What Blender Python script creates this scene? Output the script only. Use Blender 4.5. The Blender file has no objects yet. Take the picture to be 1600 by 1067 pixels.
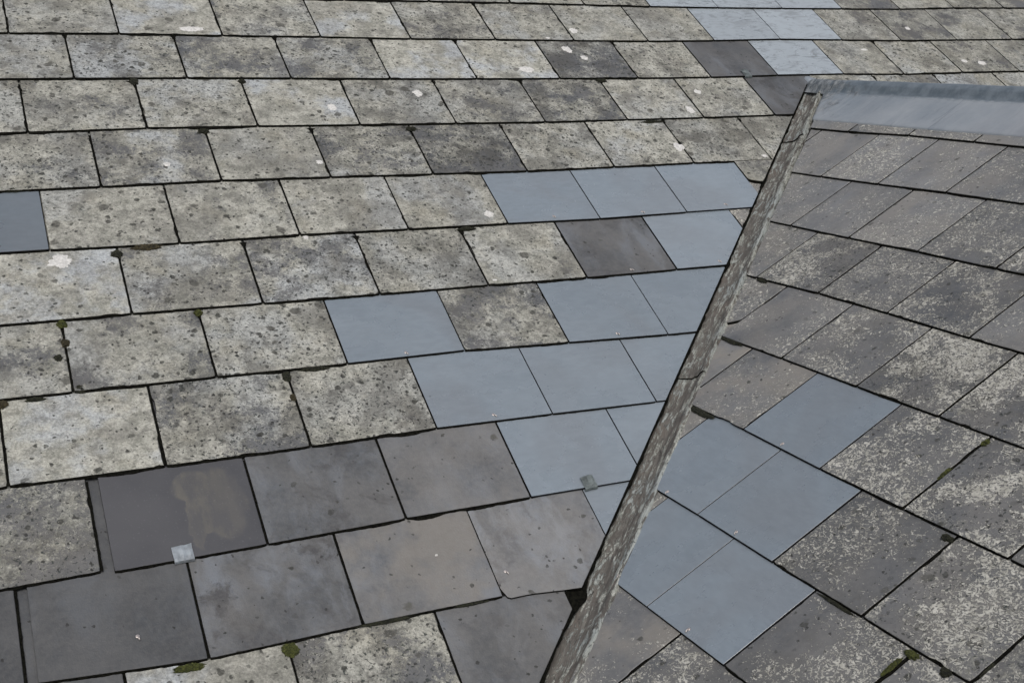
import bpy, bmesh, math, random
from mathutils import Vector, Matrix, noise

# ------------------------------------------------------------------ camera, world, sun, exposure
SC = bpy.context.scene
COL = SC.collection
H = 6.5                                     # height of the eye above the ground
F_, YAW, PIT, ROL, P1, P2 = 1934.715, 0.425137, 0.231801, 0.00221, 0.571739, 0.531887
cy, sy = math.cos(YAW), math.sin(YAW)
fwd0, right0, up0 = Vector((sy, cy, 0)), Vector((cy, -sy, 0)), Vector((0, 0, 1))
fwd = fwd0*math.cos(PIT) - up0*math.sin(PIT)
u_ = up0*math.cos(PIT) + fwd0*math.sin(PIT)
cr = right0*math.cos(ROL) + u_*math.sin(ROL)
cu = u_*math.cos(ROL) - right0*math.sin(ROL)
cam = bpy.data.objects.new('camera', bpy.data.cameras.new('camera'))
COL.objects.link(cam)
cam.matrix_world = Matrix(((cr.x, cu.x, -fwd.x, 0), (cr.y, cu.y, -fwd.y, 0), (cr.z, cu.z, -fwd.z, H), (0, 0, 0, 1)))
cam.data.sensor_width = 36
cam.data.lens = F_/1600*36
cam.data.clip_start = .05
cam.data.clip_end = 500
SC.camera = cam

SUN_EL, SUN_AZ = math.radians(52), math.radians(200)      # azimuth clockwise from +y
w = bpy.data.worlds.new('World'); SC.world = w; w.use_nodes = True
nt = w.node_tree
sky = nt.nodes.new('ShaderNodeTexSky'); sky.sky_type = 'NISHITA'; sky.sun_disc = False
sky.sun_elevation = SUN_EL; sky.sun_rotation = SUN_AZ
sky.air_density = 1.0; sky.dust_density = 4.0; sky.ozone_density = 1.0
bg = nt.nodes['Background']; bg.inputs['Strength'].default_value = .12
hsv = nt.nodes.new('ShaderNodeHueSaturation'); hsv.inputs['Saturation'].default_value = .55     # thin cloud takes most of the blue out
nt.links.new(sky.outputs[0], hsv.inputs['Color']); nt.links.new(hsv.outputs[0], bg.inputs[0])
sl = bpy.data.lights.new('sun', 'SUN'); sl.energy = .9; sl.angle = math.radians(20); sl.color = (1, .965, .92)
so = bpy.data.objects.new('sun', sl); COL.objects.link(so)
sd = Vector((math.sin(SUN_AZ)*math.cos(SUN_EL), math.cos(SUN_AZ)*math.cos(SUN_EL), math.sin(SUN_EL)))
so.rotation_euler = sd.to_track_quat('Z', 'Y').to_euler()
SC.view_settings.view_transform = 'Standard'; SC.view_settings.look = 'None'
SC.view_settings.exposure = 0.03; SC.view_settings.gamma = 1.0

# ------------------------------------------------------------------ materials
class NT:
    def __init__(s, name):
        s.m = bpy.data.materials.new(name); s.m.use_nodes = True
        s.t = s.m.node_tree; s.b = s.t.nodes['Principled BSDF']; s.n = s.t.nodes; s.l = s.t.links
    def put(s, inp, v):
        if isinstance(v, bpy.types.NodeSocket): s.l.new(v, inp)
        elif isinstance(v, (tuple, list)) and len(v) == 3 and inp.type == 'RGBA': inp.default_value = (*v, 1)
        else: inp.default_value = v
    def coord(s):
        tc = s.n.new('ShaderNodeTexCoord'); oi = s.n.new('ShaderNodeObjectInfo')
        v = s.n.new('ShaderNodeVectorMath'); v.operation = 'SCALE'; s.l.new(oi.outputs['Random'], v.inputs['Scale']); v.inputs[0].default_value = (37.1, 91.7, 53.3)
        a = s.n.new('ShaderNodeVectorMath'); s.l.new(tc.outputs['Object'], a.inputs[0]); s.l.new(v.outputs[0], a.inputs[1])
        return a.outputs[0], tc.outputs['Object'], oi.outputs['Random']
    def attr(s, name):
        a = s.n.new('ShaderNodeAttribute'); a.attribute_type = 'OBJECT'; a.attribute_name = name; return a.outputs['Fac']
    def noise(s, v, scale, detail=4, rough=.55, dist=0., out='Fac'):
        n = s.n.new('ShaderNodeTexNoise'); s.put(n.inputs['Vector'], v); s.put(n.inputs['Scale'], scale)
        n.inputs['Detail'].default_value = detail; n.inputs['Roughness'].default_value = rough; n.inputs['Distortion'].default_value = dist
        return n.outputs[out]
    def voro(s, v, scale, out='Distance', rnd=1.):
        n = s.n.new('ShaderNodeTexVoronoi'); s.put(n.inputs['Vector'], v); s.put(n.inputs['Scale'], scale); n.inputs['Randomness'].default_value = rnd
        return n.outputs
    def math(s, op, a, b=0., c=None, clamp=False):
        n = s.n.new('ShaderNodeMath'); n.operation = op; n.use_clamp = clamp; s.put(n.inputs[0], a); s.put(n.inputs[1], b)
        if c is not None: s.put(n.inputs[2], c)
        return n.outputs[0]
    def step(s, x, a, b, o0=0., o1=1.):
        n = s.n.new('ShaderNodeMapRange'); n.interpolation_type = 'SMOOTHSTEP'
        s.put(n.inputs['Value'], x); s.put(n.inputs['From Min'], a); s.put(n.inputs['From Max'], b); s.put(n.inputs['To Min'], o0); s.put(n.inputs['To Max'], o1)
        return n.outputs['Result']
    def mix(s, f, a, b, mode='MIX'):
        n = s.n.new('ShaderNodeMix'); n.data_type = 'RGBA'; n.blend_type = mode; s.put(n.inputs[0], f); s.put(n.inputs[6], a); s.put(n.inputs[7], b); return n.outputs[2]
    def vm(s, op, a, b, scale=None):
        n = s.n.new('ShaderNodeVectorMath'); n.operation = op; s.put(n.inputs[0], a)
        if scale is not None: s.put(n.inputs['Scale'], scale)
        else: s.put(n.inputs[1], b)
        return n.outputs[0]
    def bump(s, h, dist, strength=1.):
        n = s.n.new('ShaderNodeBump'); s.put(n.inputs['Height'], h); n.inputs['Distance'].default_value = dist; n.inputs['Strength'].default_value = strength
        s.l.new(n.outputs[0], s.b.inputs['Normal']); return n

def weathered_material():
    k = NT('weathered_slate'); P, O, R = k.coord()
    wob = k.noise(P, 38, 3, .6, out='Color')
    P2 = k.vm('ADD', P, k.vm('SCALE', k.vm('SUBTRACT', wob, (.5, .5, .5)), None, .020))
    hard = k.noise(P, 120, 4, .75, .5)
    tone, lich, spots, fleck, brown, blue = [k.attr(a) for a in ('tone', 'lichen', 'spots', 'fleck', 'brown', 'blue')]
    # bare slate
    n1 = k.noise(P, 5.5, 6, .6)
    base = k.mix(k.step(n1, .3, .7), (.072, .077, .084), (.138, .140, .143))
    stv = k.vm('MULTIPLY', P2, (12, 4.5, 1))
    st = k.noise(stv, 1, 7, .68, .6)
    base = k.mix(k.math('MULTIPLY', k.step(st, .42, .72), k.math('MULTIPLY', blue, .8)), base, (.175, .192, .215))
    base = k.mix(k.math('MULTIPLY', k.step(k.noise(k.vm('ADD', P2, (5., 2., 0.)), 9, 7, .7, .6), .50, .66), k.math('MULTIPLY', blue, .7)), base, (.070, .070, .074))
    base = k.mix(k.math('MULTIPLY', k.step(k.noise(P2, 7, 5, .6), .38, .62), brown), base, (.176, .164, .146))
    base = k.mix(k.math('MULTIPLY', k.step(k.noise(P, 90, 3, .6), .35, .7), .22), base, (.20, .20, .19))
    # crust of pale lichen
    n2 = k.noise(P2, 8.5, 8, .62)
    fine = k.noise(P, 210, 3, .7)
    mid = k.noise(P2, 55, 4, .7)
    h = k.math('ADD', n2, k.math('ADD', k.math('MULTIPLY', k.math('SUBTRACT', fine, .5), .38), k.math('MULTIPLY', k.math('SUBTRACT', mid, .5), .42)))
    th = k.step(lich, 0., 1., .86, .20)
    crust = k.step(h, k.math('SUBTRACT', th, .07), k.math('ADD', th, .10))
    cc = k.mix(k.step(k.noise(P, 21, 5, .6), .3, .7), (.235, .236, .205), (.425, .420, .375))
    cc = k.mix(k.math('MULTIPLY', k.step(k.noise(P2, 5, 4, .6), .46, .60), k.math('MINIMUM', 1., k.math('MULTIPLY', blue, 1.5))), cc, (.375, .400, .420))
    cc = k.mix(k.math('MULTIPLY', k.step(k.noise(P2, 11, 3, .5), .5, .75), .45), cc, (.280, .262, .205))
    cc = k.mix(k.math('MULTIPLY', k.step(k.noise(P, 260, 2, .6), .56, .70), .45), cc, (.50, .49, .45))
    cc = k.mix(1., cc, k.mix(k.step(k.noise(P2, 62, 5, .7), .32, .56), (.66, .66, .655), (1.12, 1.12, 1.11)), 'MULTIPLY')
    cc = k.mix(1., cc, k.mix(k.step(k.noise(P, 175, 3, .8), .38, .60), (.74, .74, .73), (1.13, 1.125, 1.11)), 'MULTIPLY')
    dust = k.math('MULTIPLY', k.step(k.noise(P2, 5.2, 6, .7), .38, .60), k.math('MULTIPLY', fleck, .40))
    base = k.mix(dust, base, k.mix(k.step(hard, .38, .6), (.115, .114, .106), (.235, .23, .21)))
    col = k.mix(k.math('MULTIPLY', crust, .94), base, cc)
    # sooty veil left between the crusts
    veil = k.math('MAXIMUM', k.step(k.noise(P2, 8, 8, .74), .48, .64), k.math('MULTIPLY', k.step(k.noise(k.vm('ADD', P2, (9., 4., 0.)), 4.2, 7, .66), .50, .62), .75))
    col = k.mix(k.math('MULTIPLY', veil, k.math('MULTIPLY', spots, .78)), col, (.098, .095, .086))
    # round dark lichens, three sizes
    def dots(col, scale, keep, r0, r1, colour, a):
        vo = k.voro(k.vm('ADD', P2, k.vm('SCALE', k.vm('SUBTRACT', k.noise(P, scale*2.2, 3, .6, out='Color'), (.5, .5, .5)), None, .32/scale)), scale)
        sep = k.n.new('ShaderNodeSeparateColor'); k.l.new(vo['Color'], sep.inputs[0])
        rad = k.step(sep.outputs[0], 0., 1., r0, r1)
        m = k.step(vo['Distance'], k.math('MULTIPLY', rad, 1.05), k.math('MULTIPLY', rad, .72))
        on = k.math('LESS_THAN', sep.outputs[1], k.math('MULTIPLY', spots, keep))
        inner = k.step(k.noise(P, 130, 3, .6), .35, .6, .70, 1.)
        return k.mix(k.math('MULTIPLY', k.math('MULTIPLY', m, on), k.math('MULTIPLY', inner, k.math('MINIMUM', .95, k.math('MULTIPLY', sep.outputs[2], a)))), col, colour)
    col = dots(col, 17, .48, .10, .28, (.078, .076, .066), 1.8)
    col = dots(col, 36, .90, .10, .30, (.042, .042, .036), 3.)
    col = dots(col, 80, .95, .12, .34, (.028, .028, .025), 3.)
    # pitted black specks
    pt = k.step(k.noise(P2, 120, 3, .65, .4), k.step(spots, 0., 1., .80, .595), k.step(spots, 0., 1., .86, .645))
    col = k.mix(k.math('MULTIPLY', pt, .85), col, (.035, .044, .040))
    # curled pale flecks
    vf = k.vm('MULTIPLY', P2, (1., 1.25, 1.))
    fl = k.noise(vf, 145, 1.2, .5, 1.1)
    dens = k.noise(P2, 5.2, 6, .7)
    ft = k.math('SUBTRACT', .86, k.math('MULTIPLY', k.math('MULTIPLY', k.step(dens, .36, .56, .46, 1.), fleck), .385))
    fm = k.step(fl, ft, k.math('ADD', ft, .11))
    fl2 = k.noise(k.vm('ADD', vf, (3.1, 7.7, 1.3)), 92, 1.5, .5, 1.6)
    fm = k.math('MAXIMUM', fm, k.step(fl2, k.math('ADD', ft, .03), k.math('ADD', ft, .09)))
    fcol = k.mix(k.step(k.noise(P, 60, 2), .3, .7), (.345, .337, .292), (.53, .52, .465))
    col = k.mix(k.math('MULTIPLY', fm, .85), col, fcol)
    # tone of the whole slate
    hs = k.n.new('ShaderNodeHueSaturation'); k.put(hs.inputs['Value'], tone); k.put(hs.inputs['Color'], col); k.put(hs.inputs['Saturation'], .95)
    k.put(k.b.inputs['Base Color'], hs.outputs[0])
    k.put(k.b.inputs['Roughness'], k.step(k.math('ADD', crust, fm), 0., 1., .50, .92))
    k.b.inputs['Specular IOR Level'].default_value = .42
    hh = k.math('ADD', k.math('MULTIPLY', crust, .55), k.math('ADD', k.math('MULTIPLY', fine, .5), k.math('ADD', k.math('MULTIPLY', fm, .6), k.math('MULTIPLY', n1, .8))))
    k.bump(k.math('SUBTRACT', hh, k.math('MULTIPLY', pt, .6)), .0020, .9)
    return k.m

def new_material(dirty=False):  # dirty: streaks, plus the far slates' sky reflection as a paler base
    k = NT('new_slate_streaked' if dirty else 'new_slate'); P, O, R = k.coord(); tone = k.attr('tone')
    n = k.noise(P, 5, 5, .6)
    col = k.mix(k.step(n, .3, .7), (.205, .245, .280), (.232, .272, .308))
    col = k.mix(k.step(k.noise(P, 2.2, 3, .6, 1.), .45, .65, 0., .8), col, (.205, .232, .258))
    col = k.mix(k.step(k.noise(P, 340, 2, .6), .4, .75, 0., .22), col, (.27, .29, .31))
    col = k.mix(1., col, k.mix(k.step(k.noise(k.vm('MULTIPLY', P, (30, 75, 1)), 1, 5, .7), .3, .7), (.93, .93, .93), (1.05, 1.05, 1.05)), 'MULTIPLY')
    col = k.mix(k.step(k.noise(P, 13, 6, .7, .5), .60, .80, 0., .25), col, (.26, .285, .30))
    sc = k.noise(k.vm('MULTIPLY', k.noise(P, 3, 2, out='Color'), (.02, .02, .02)), 1)
    st = k.noise(k.vm('MULTIPLY', P, (9, 60, 1)), 1, 3, .6, 2.)
    col = k.mix(k.step(st, .66, .74, 0., .25), col, (.12, .135, .155))
    sp = k.voro(P, 15); sep = k.n.new('ShaderNodeSeparateColor'); k.l.new(sp['Color'], sep.inputs[0])
    m = k.math('MULTIPLY', k.step(sp['Distance'], .05, .028), k.math('LESS_THAN', sep.outputs[0], .30))
    col = k.mix(k.math('MULTIPLY', m, .7), col, (.05, .055, .06))
    if dirty:
        col = k.mix(.75, col, (.42, .465, .495))  # sky reflection of the far slates put into a paler base colour
        d = k.step(k.noise(k.vm('MULTIPLY', P, (5, 11, 1)), 2.0, 6, .68, 2.0), .47, .66)
        col = k.mix(k.math('MULTIPLY', d, .65), col, (.20, .215, .225))
        d2 = k.step(k.noise(k.vm('MULTIPLY', P, (14, 50, 1)), 1.3, 3, .6, 1.2), .58, .66)
        col = k.mix(k.math('MULTIPLY', d2, .5), col, (.09, .095, .095))
    hs = k.n.new('ShaderNodeHueSaturation'); k.put(hs.inputs['Value'], tone); k.put(hs.inputs['Color'], col)
    k.put(k.b.inputs['Base Color'], hs.outputs[0])
    k.put(k.b.inputs['Roughness'], k.step(n, .3, .7, .24, .32)); k.b.inputs['Specular IOR Level'].default_value = 1.; k.b.inputs['IOR'].default_value = 1.58
    k.bump(k.math('ADD', k.noise(P, 7, 2), k.math('MULTIPLY', k.noise(P, 300, 2), .04)), .0018, .5)
    return k.m

def stained_material():                      # the dark smooth slate with a dried brown run on it
    k = NT('stained_slate'); P, O, R = k.coord()
    n = k.noise(P, 4, 6, .6)
    col = k.mix(k.step(n, .3, .7), (.066, .067, .073), (.088, .088, .094))
    sx = k.n.new('ShaderNodeSeparateXYZ')
    wob = k.vm('SCALE', k.vm('SUBTRACT', k.noise(O, 26, 4, .6, out='Color'), (.5, .5, .5)), None, .035)
    k.l.new(k.vm('ADD', O, wob), sx.inputs[0]); x, y = sx.outputs[0], sx.outputs[1]
    def blob(cx, cy_, rx, ry):
        a = k.math('DIVIDE', k.math('SUBTRACT', x, cx), rx); b = k.math('DIVIDE', k.math('SUBTRACT', y, cy_), ry)
        return k.math('SUBTRACT', 1., k.math('ADD', k.math('MULTIPLY', a, a), k.math('MULTIPLY', b, b)))
    f = k.math('MAXIMUM', blob(.190, .180, .052, .046), k.math('MAXIMUM', blob(.172, .095, .016, .085), k.math('MAXIMUM', blob(.235, .13, .055, .10), blob(.198, .075, .022, .022))))
    edge = k.step(f, -.05, .42); core = k.step(f, .15, .6, 1., .6)
    hole = k.math('MULTIPLY', k.step(k.noise(k.vm('MULTIPLY', O, (30, 9, 1)), 1, 4, .65), .40, .60, 1., .25), k.step(x, .17, .28, 1., .5))
    col = k.mix(k.math('MULTIPLY', k.math('MULTIPLY', edge, core), k.math('MULTIPLY', hole, .62)), col, (.165, .152, .118))
    col = k.mix(k.step(k.noise(P, 200, 2), .62, .72, 0., .25), col, (.2, .2, .2))
    k.put(k.b.inputs['Base Color'], col); k.put(k.b.inputs['Roughness'], k.step(edge, 0., 1., .42, .6))
    k.bump(k.noise(P, 30, 5), .0008, .5)
    return k.m

def plain(name, colour, rough, metal=0., var=.25, scale=60, bump=.0006, c2=None, spec=.5):
    k = NT(name); P, O, R = k.coord()
    n = k.noise(P, scale, 5, .65)
    a = tuple(c*(1-var) for c in colour); b = c2 or tuple(min(1, c*(1+var)) for c in colour)
    k.put(k.b.inputs['Base Color'], k.mix(k.step(n, .3, .7), a, b)); k.b.inputs['Roughness'].default_value = rough; k.b.inputs['Metallic'].default_value = metal
    k.b.inputs['Specular IOR Level'].default_value = spec; k.bump(n, bump, .8); return k.m

def lead_material():
    k = NT('ridge_lead'); tc = k.n.new('ShaderNodeTexCoord'); O = tc.outputs['Object']
    n = k.noise(O, 4, 6, .62); n2 = k.noise(O, 26, 5, .7)
    col = k.mix(k.step(n, .3, .7), (.235, .270, .305), (.325, .352, .378))
    col = k.mix(k.step(k.noise(O, 2.2, 3), .45, .7, 0., .55), col, (.30, .305, .325))
    # pale runs washed down from the roll
    rv = k.vm('MULTIPLY', O, (3.5, 30, 3.5))
    run = k.step(k.noise(rv, 1, 5, .65, .6), .5, .72)
    col = k.mix(k.math('MULTIPLY', run, .35), col, (.43, .45, .47))
    col = k.mix(k.step(k.noise(rv, 1.7, 4, .6, 1.), .60, .72, 0., .5), col, (.15, .17, .19))
    # darker reflection on the roll's steep sides, painted into the colour
    at = k.n.new('ShaderNodeAttribute'); at.attribute_name = 'roll'
    roll_shade = k.math('MULTIPLY', k.step(k.math('ADD', at.outputs['Fac'], k.math('MULTIPLY', k.math('SUBTRACT', n2, .5), .9)), .30, .70), .92)
    col = k.mix(roll_shade, col, k.mix(k.step(n2, .35, .65), (.100, .130, .155), (.180, .215, .245)))
    # grime and scale near the junction with the big slope
    at2 = k.n.new('ShaderNodeAttribute'); at2.attribute_name = 'grime'
    g = k.step(k.math('ADD', at2.outputs['Fac'], k.math('MULTIPLY', k.math('SUBTRACT', k.noise(O, 22, 6, .75, .0), .5), 1.9)), .62, .98)
    col = k.mix(k.math('MULTIPLY', g, .7), col, k.mix(k.step(k.noise(k.vm('MULTIPLY', O, (22, 46, 22)), 1, 6, .75, .0), .42, .60), (.075, .085, .09), (.36, .37, .37)))
    col = k.mix(k.step(k.noise(O, 150, 3, .7), .64, .74, 0., .4), col, (.45, .46, .47))
    k.put(k.b.inputs['Base Color'], col); k.put(k.b.inputs['Roughness'], k.step(n2, .3, .7, .42, .62)); k.b.inputs['Metallic'].default_value = .15
    k.bump(k.math('ADD', k.math('MULTIPLY', n2, .5), k.math('MULTIPLY', g, .4)), .0016, .7)
    return k.m

def liner_material():
    k = NT('flaking_liner'); tc = k.n.new('ShaderNodeTexCoord'); O = tc.outputs['Object']    # object x runs along the channel
    s1 = k.vm('MULTIPLY', O, (11, 52, 52)); s2 = k.vm('MULTIPLY', O, (38, 120, 120))
    a = k.noise(s1, 1, 6, .66, 1.2); b = k.noise(s2, 1, 5, .7, .8); f = k.noise(O, 170, 4, .7)
    base = k.mix(k.step(a, .35, .65), (.085, .078, .070), (.185, .175, .155))
    base = k.mix(k.step(k.noise(O, 9, 4), .5, .68, 0., .8), base, (.155, .135, .115))
    sy_ = k.n.new('ShaderNodeSeparateXYZ'); k.l.new(O, sy_.inputs[0])
    mask = k.step(k.math('ADD', k.step(sy_.outputs[1], -.030, -.050, -.025, .035), k.math('ADD', k.math('MULTIPLY', a, .55), k.math('MULTIPLY', b, .45))), .475, .535)
    pale = k.mix(k.step(f, .35, .65), (.20, .212, .188), (.50, .51, .46))
    pale = k.mix(k.step(k.noise(O, 5, 3), .42, .62), pale, (.35, .385, .375))
    col = k.mix(k.math('MULTIPLY', mask, .85), base, pale)
    pit = k.step(k.noise(s2, 1.3, 5, .75, 1.), .60, .66)
    col = k.mix(k.math('MULTIPLY', pit, .85), col, (.025, .025, .022))
    k.put(k.b.inputs['Base Color'], col); k.b.inputs['Roughness'].default_value = .85
    k.bump(k.math('SUBTRACT', k.math('ADD', k.math('MULTIPLY', mask, .6), k.math('MULTIPLY', f, .4)), pit), .003, .9)
    return k.m

def deck_material():                          # old covering beyond what is laid slate by slate: courses with lichen
    k = NT('old_roofing'); tc = k.n.new('ShaderNodeTexCoord'); O = tc.outputs['Object']
    n = k.noise(O, 9, 7, .65); col = k.mix(k.step(n, .4, .62), (.05, .05, .048), (.11, .108, .10))
    k.put(k.b.inputs['Base Color'], col); k.b.inputs['Roughness'].default_value = .95; k.bump(n, .004); return k.m

WEATH, NEW, NEWD, STAIN = weathered_material(), new_material(), new_material(True), stained_material()
EDGE = plain('grimy_edge', (.009, .009, .008), .95, var=.5, scale=150, spec=.1)
GRIME_SHADE = plain('joint_grime', (.004, .004, .004), 1., var=.5, scale=150, c2=(.012, .012, .009), spec=.05)  # joint dirt; its black also serves the painted shade strip by the gutter
EDGEN = plain('cut_edge', (.014, .016, .019), .8, var=.3, spec=.2)
LEAD, LINER, DECK = lead_material(), liner_material(), deck_material()
TAB = plain('clip_lead', (.55, .60, .64), .42, .35, .25, 40, .0008)
TABD = plain('clip_lead_dull', (.27, .31, .31), .6, .2, .45, 60, .0012)
COPPER = plain('rivet_metal', (.62, .56, .53), .35, .6, .2, 200, .0001)
PATCH = plain('white_lichen', (.62, .61, .585), .95, 0, .22, 170, .0016)
MOSS = plain('moss_green', (.035, .044, .010), 1., 0, .6, 190, .004, (.085, .095, .022))
MOSSD = plain('moss_black', (.012, .013, .009), 1., 0, .5, 190, .004, (.032, .034, .018))
MOSSB = plain('moss_brown', (.030, .026, .014), 1., 0, .5, 160, .004, (.075, .062, .032))

# ------------------------------------------------------------------ roof planes (u along the course, v up the slope)
C1, S1, C2, S2 = math.cos(P1), math.sin(P1), math.cos(P2), math.sin(P2)
SCALE = 2.1
def plane_main(u, v, h=0.):                   # normal (0,-S1,C1), distance SCALE under the eye
    return Vector((u, v*C1 + (SCALE-h)*S1, v*S1 - (SCALE-h)*C1 + H))
K2 = SCALE*.740
def plane_side(u, v, h=0.):                   # u is the world y; normal (-S2,0,C2)
    return Vector((v*C2 + (K2-h)*S2, u, v*S2 - (K2-h)*C2 + H))
BM = Matrix(((1, 0, 0), (0, C1, -S1), (0, S1, C1)))          # columns: along, up the slope, normal
BS = Matrix(((0, C2, -S2), (-1, 0, 0), (0, S2, C2)))
T, E, LEN = .0068, .2335, .53
def cut_main(v): return .9244*v + .0189       # edge of the slates beside the valley
def cut_side(v): return .7666*v + 1.7567

def link(o, parent=None):
    COL.objects.link(o)
    if parent is not None: o.parent = parent
    return o
def tag(o, label, cat, group=None, kind=None):
    if label: o['label'] = label
    if cat: o['category'] = cat
    if group: o['group'] = group
    if kind: o['kind'] = kind
    return o

def clip(poly, a, b, c):                      # keep a*x+b*y+c >= 0
    out = []
    for i, p in enumerate(poly):
        q = poly[(i+1) % len(poly)]; fp = a*p[0]+b*p[1]+c; fq = a*q[0]+b*q[1]+c
        if fp >= 0: out.append(p)
        if fp*fq < 0:
            t = fp/(fp-fq); out.append((p[0]+(q[0]-p[0])*t, p[1]+(q[1]-p[1])*t))
    return out

def rough_outline(poly, rng, rough, step=.011):
    pts = []
    n = len(poly); sd = rng.random()*100
    for i in range(n):
        p, q = Vector(poly[i]), Vector(poly[(i+1) % n]); d = q-p; L = d.length
        if L < 1e-4: continue
        nrm = Vector((d.y, -d.x))/L; m = max(1, int(L/step))
        for j in range(m):
            s = j/m; pt = p+d*s
            a = 0. if j == 0 else 1.
            off = noise.noise(Vector((pt.x*22, pt.y*22, sd)))*.9 + noise.noise(Vector((pt.x*95, pt.y*95, sd+7)))*.75
            off = -abs(off)*rough*a
            if rough > .0009 and noise.noise(Vector((pt.x*14, pt.y*14, sd+31))) > .42: off -= rough*1.7*a
            if j == 0: pt = pt + (Vector(poly[i-1])-p).normalized()*rough*rng.uniform(.2, 1.6) + d.normalized()*rough*rng.uniform(.2, 1.6)
            pts.append(pt + nrm*(-off)*-1 if False else pt + nrm*off)
    return pts

def slab(name, outline, thick, mats, bevel=.0009):
    """outline counter-clockwise; top face at z=0, underside at -thick, dark edges."""
    n = len(outline); me = bpy.data.meshes.new(name); vs = []; fs = []; mi = []
    inn = []
    for i in range(n):
        a, b, c = outline[i-1], outline[i], outline[(i+1) % n]
        t = (c-a); t = t.normalized() if t.length > 1e-9 else Vector((1, 0)); inn.append(b + Vector((-t.y, t.x))*bevel)
    for p in inn: vs.append((p.x, p.y, 0))
    for p in outline: vs.append((p.x, p.y, -bevel*.8))
    for p in outline: vs.append((p.x, p.y, -thick))
    fs.append(tuple(range(n))); mi.append(0)
    for i in range(n):
        j = (i+1) % n
        fs.append((n+i, n+j, j, i)); mi.append(0)
        fs.append((2*n+i, 2*n+j, n+j, n+i)); mi.append(1)
    fs.append(tuple(2*n+i for i in reversed(range(n)))); mi.append(1)
    me.from_pydata(vs, [], fs); me.polygons.foreach_set('material_index', mi)
    for m in mats: me.materials.append(m)
    me.update(); return me

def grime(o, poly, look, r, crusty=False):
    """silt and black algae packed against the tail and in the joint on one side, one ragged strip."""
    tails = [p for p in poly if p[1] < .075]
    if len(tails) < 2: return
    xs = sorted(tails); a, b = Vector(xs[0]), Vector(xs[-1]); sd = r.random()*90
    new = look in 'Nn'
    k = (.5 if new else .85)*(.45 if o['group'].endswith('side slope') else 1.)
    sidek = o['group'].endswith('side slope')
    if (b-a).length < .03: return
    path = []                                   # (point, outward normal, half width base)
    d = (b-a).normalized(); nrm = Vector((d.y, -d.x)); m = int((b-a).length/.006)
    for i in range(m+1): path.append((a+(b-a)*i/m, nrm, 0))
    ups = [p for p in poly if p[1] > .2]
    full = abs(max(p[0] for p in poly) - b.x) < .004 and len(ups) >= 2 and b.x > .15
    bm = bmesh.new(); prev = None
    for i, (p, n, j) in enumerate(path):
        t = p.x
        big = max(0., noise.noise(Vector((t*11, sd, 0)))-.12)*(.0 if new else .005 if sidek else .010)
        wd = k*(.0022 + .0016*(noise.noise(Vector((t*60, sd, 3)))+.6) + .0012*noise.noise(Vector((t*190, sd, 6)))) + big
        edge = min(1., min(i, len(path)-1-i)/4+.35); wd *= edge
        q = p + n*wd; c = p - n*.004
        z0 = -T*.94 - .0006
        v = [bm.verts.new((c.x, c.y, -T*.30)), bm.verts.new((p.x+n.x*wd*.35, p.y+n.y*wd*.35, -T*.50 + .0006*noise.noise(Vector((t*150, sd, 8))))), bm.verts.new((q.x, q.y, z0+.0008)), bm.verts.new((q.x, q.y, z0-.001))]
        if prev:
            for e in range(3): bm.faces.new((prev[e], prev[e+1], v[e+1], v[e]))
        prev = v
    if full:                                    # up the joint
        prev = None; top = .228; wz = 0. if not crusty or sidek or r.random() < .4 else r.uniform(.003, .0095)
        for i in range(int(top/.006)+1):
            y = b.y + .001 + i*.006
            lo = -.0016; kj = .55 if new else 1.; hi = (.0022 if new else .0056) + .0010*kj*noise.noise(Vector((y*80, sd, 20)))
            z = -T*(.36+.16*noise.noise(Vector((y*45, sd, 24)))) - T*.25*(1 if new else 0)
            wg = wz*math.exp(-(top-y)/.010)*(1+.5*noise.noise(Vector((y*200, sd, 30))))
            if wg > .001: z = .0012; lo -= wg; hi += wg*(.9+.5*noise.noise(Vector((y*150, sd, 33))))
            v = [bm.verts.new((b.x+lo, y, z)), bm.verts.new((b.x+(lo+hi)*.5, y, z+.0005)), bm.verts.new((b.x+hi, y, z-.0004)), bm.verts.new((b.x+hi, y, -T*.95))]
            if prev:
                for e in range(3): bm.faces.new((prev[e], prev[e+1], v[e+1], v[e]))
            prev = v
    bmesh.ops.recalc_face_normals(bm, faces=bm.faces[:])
    me = bpy.data.meshes.new('joint_grime'); bm.to_mesh(me); bm.free(); me.materials.append(GRIME_SHADE)
    link(bpy.data.objects.new('joint_grime', me), o)

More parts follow.
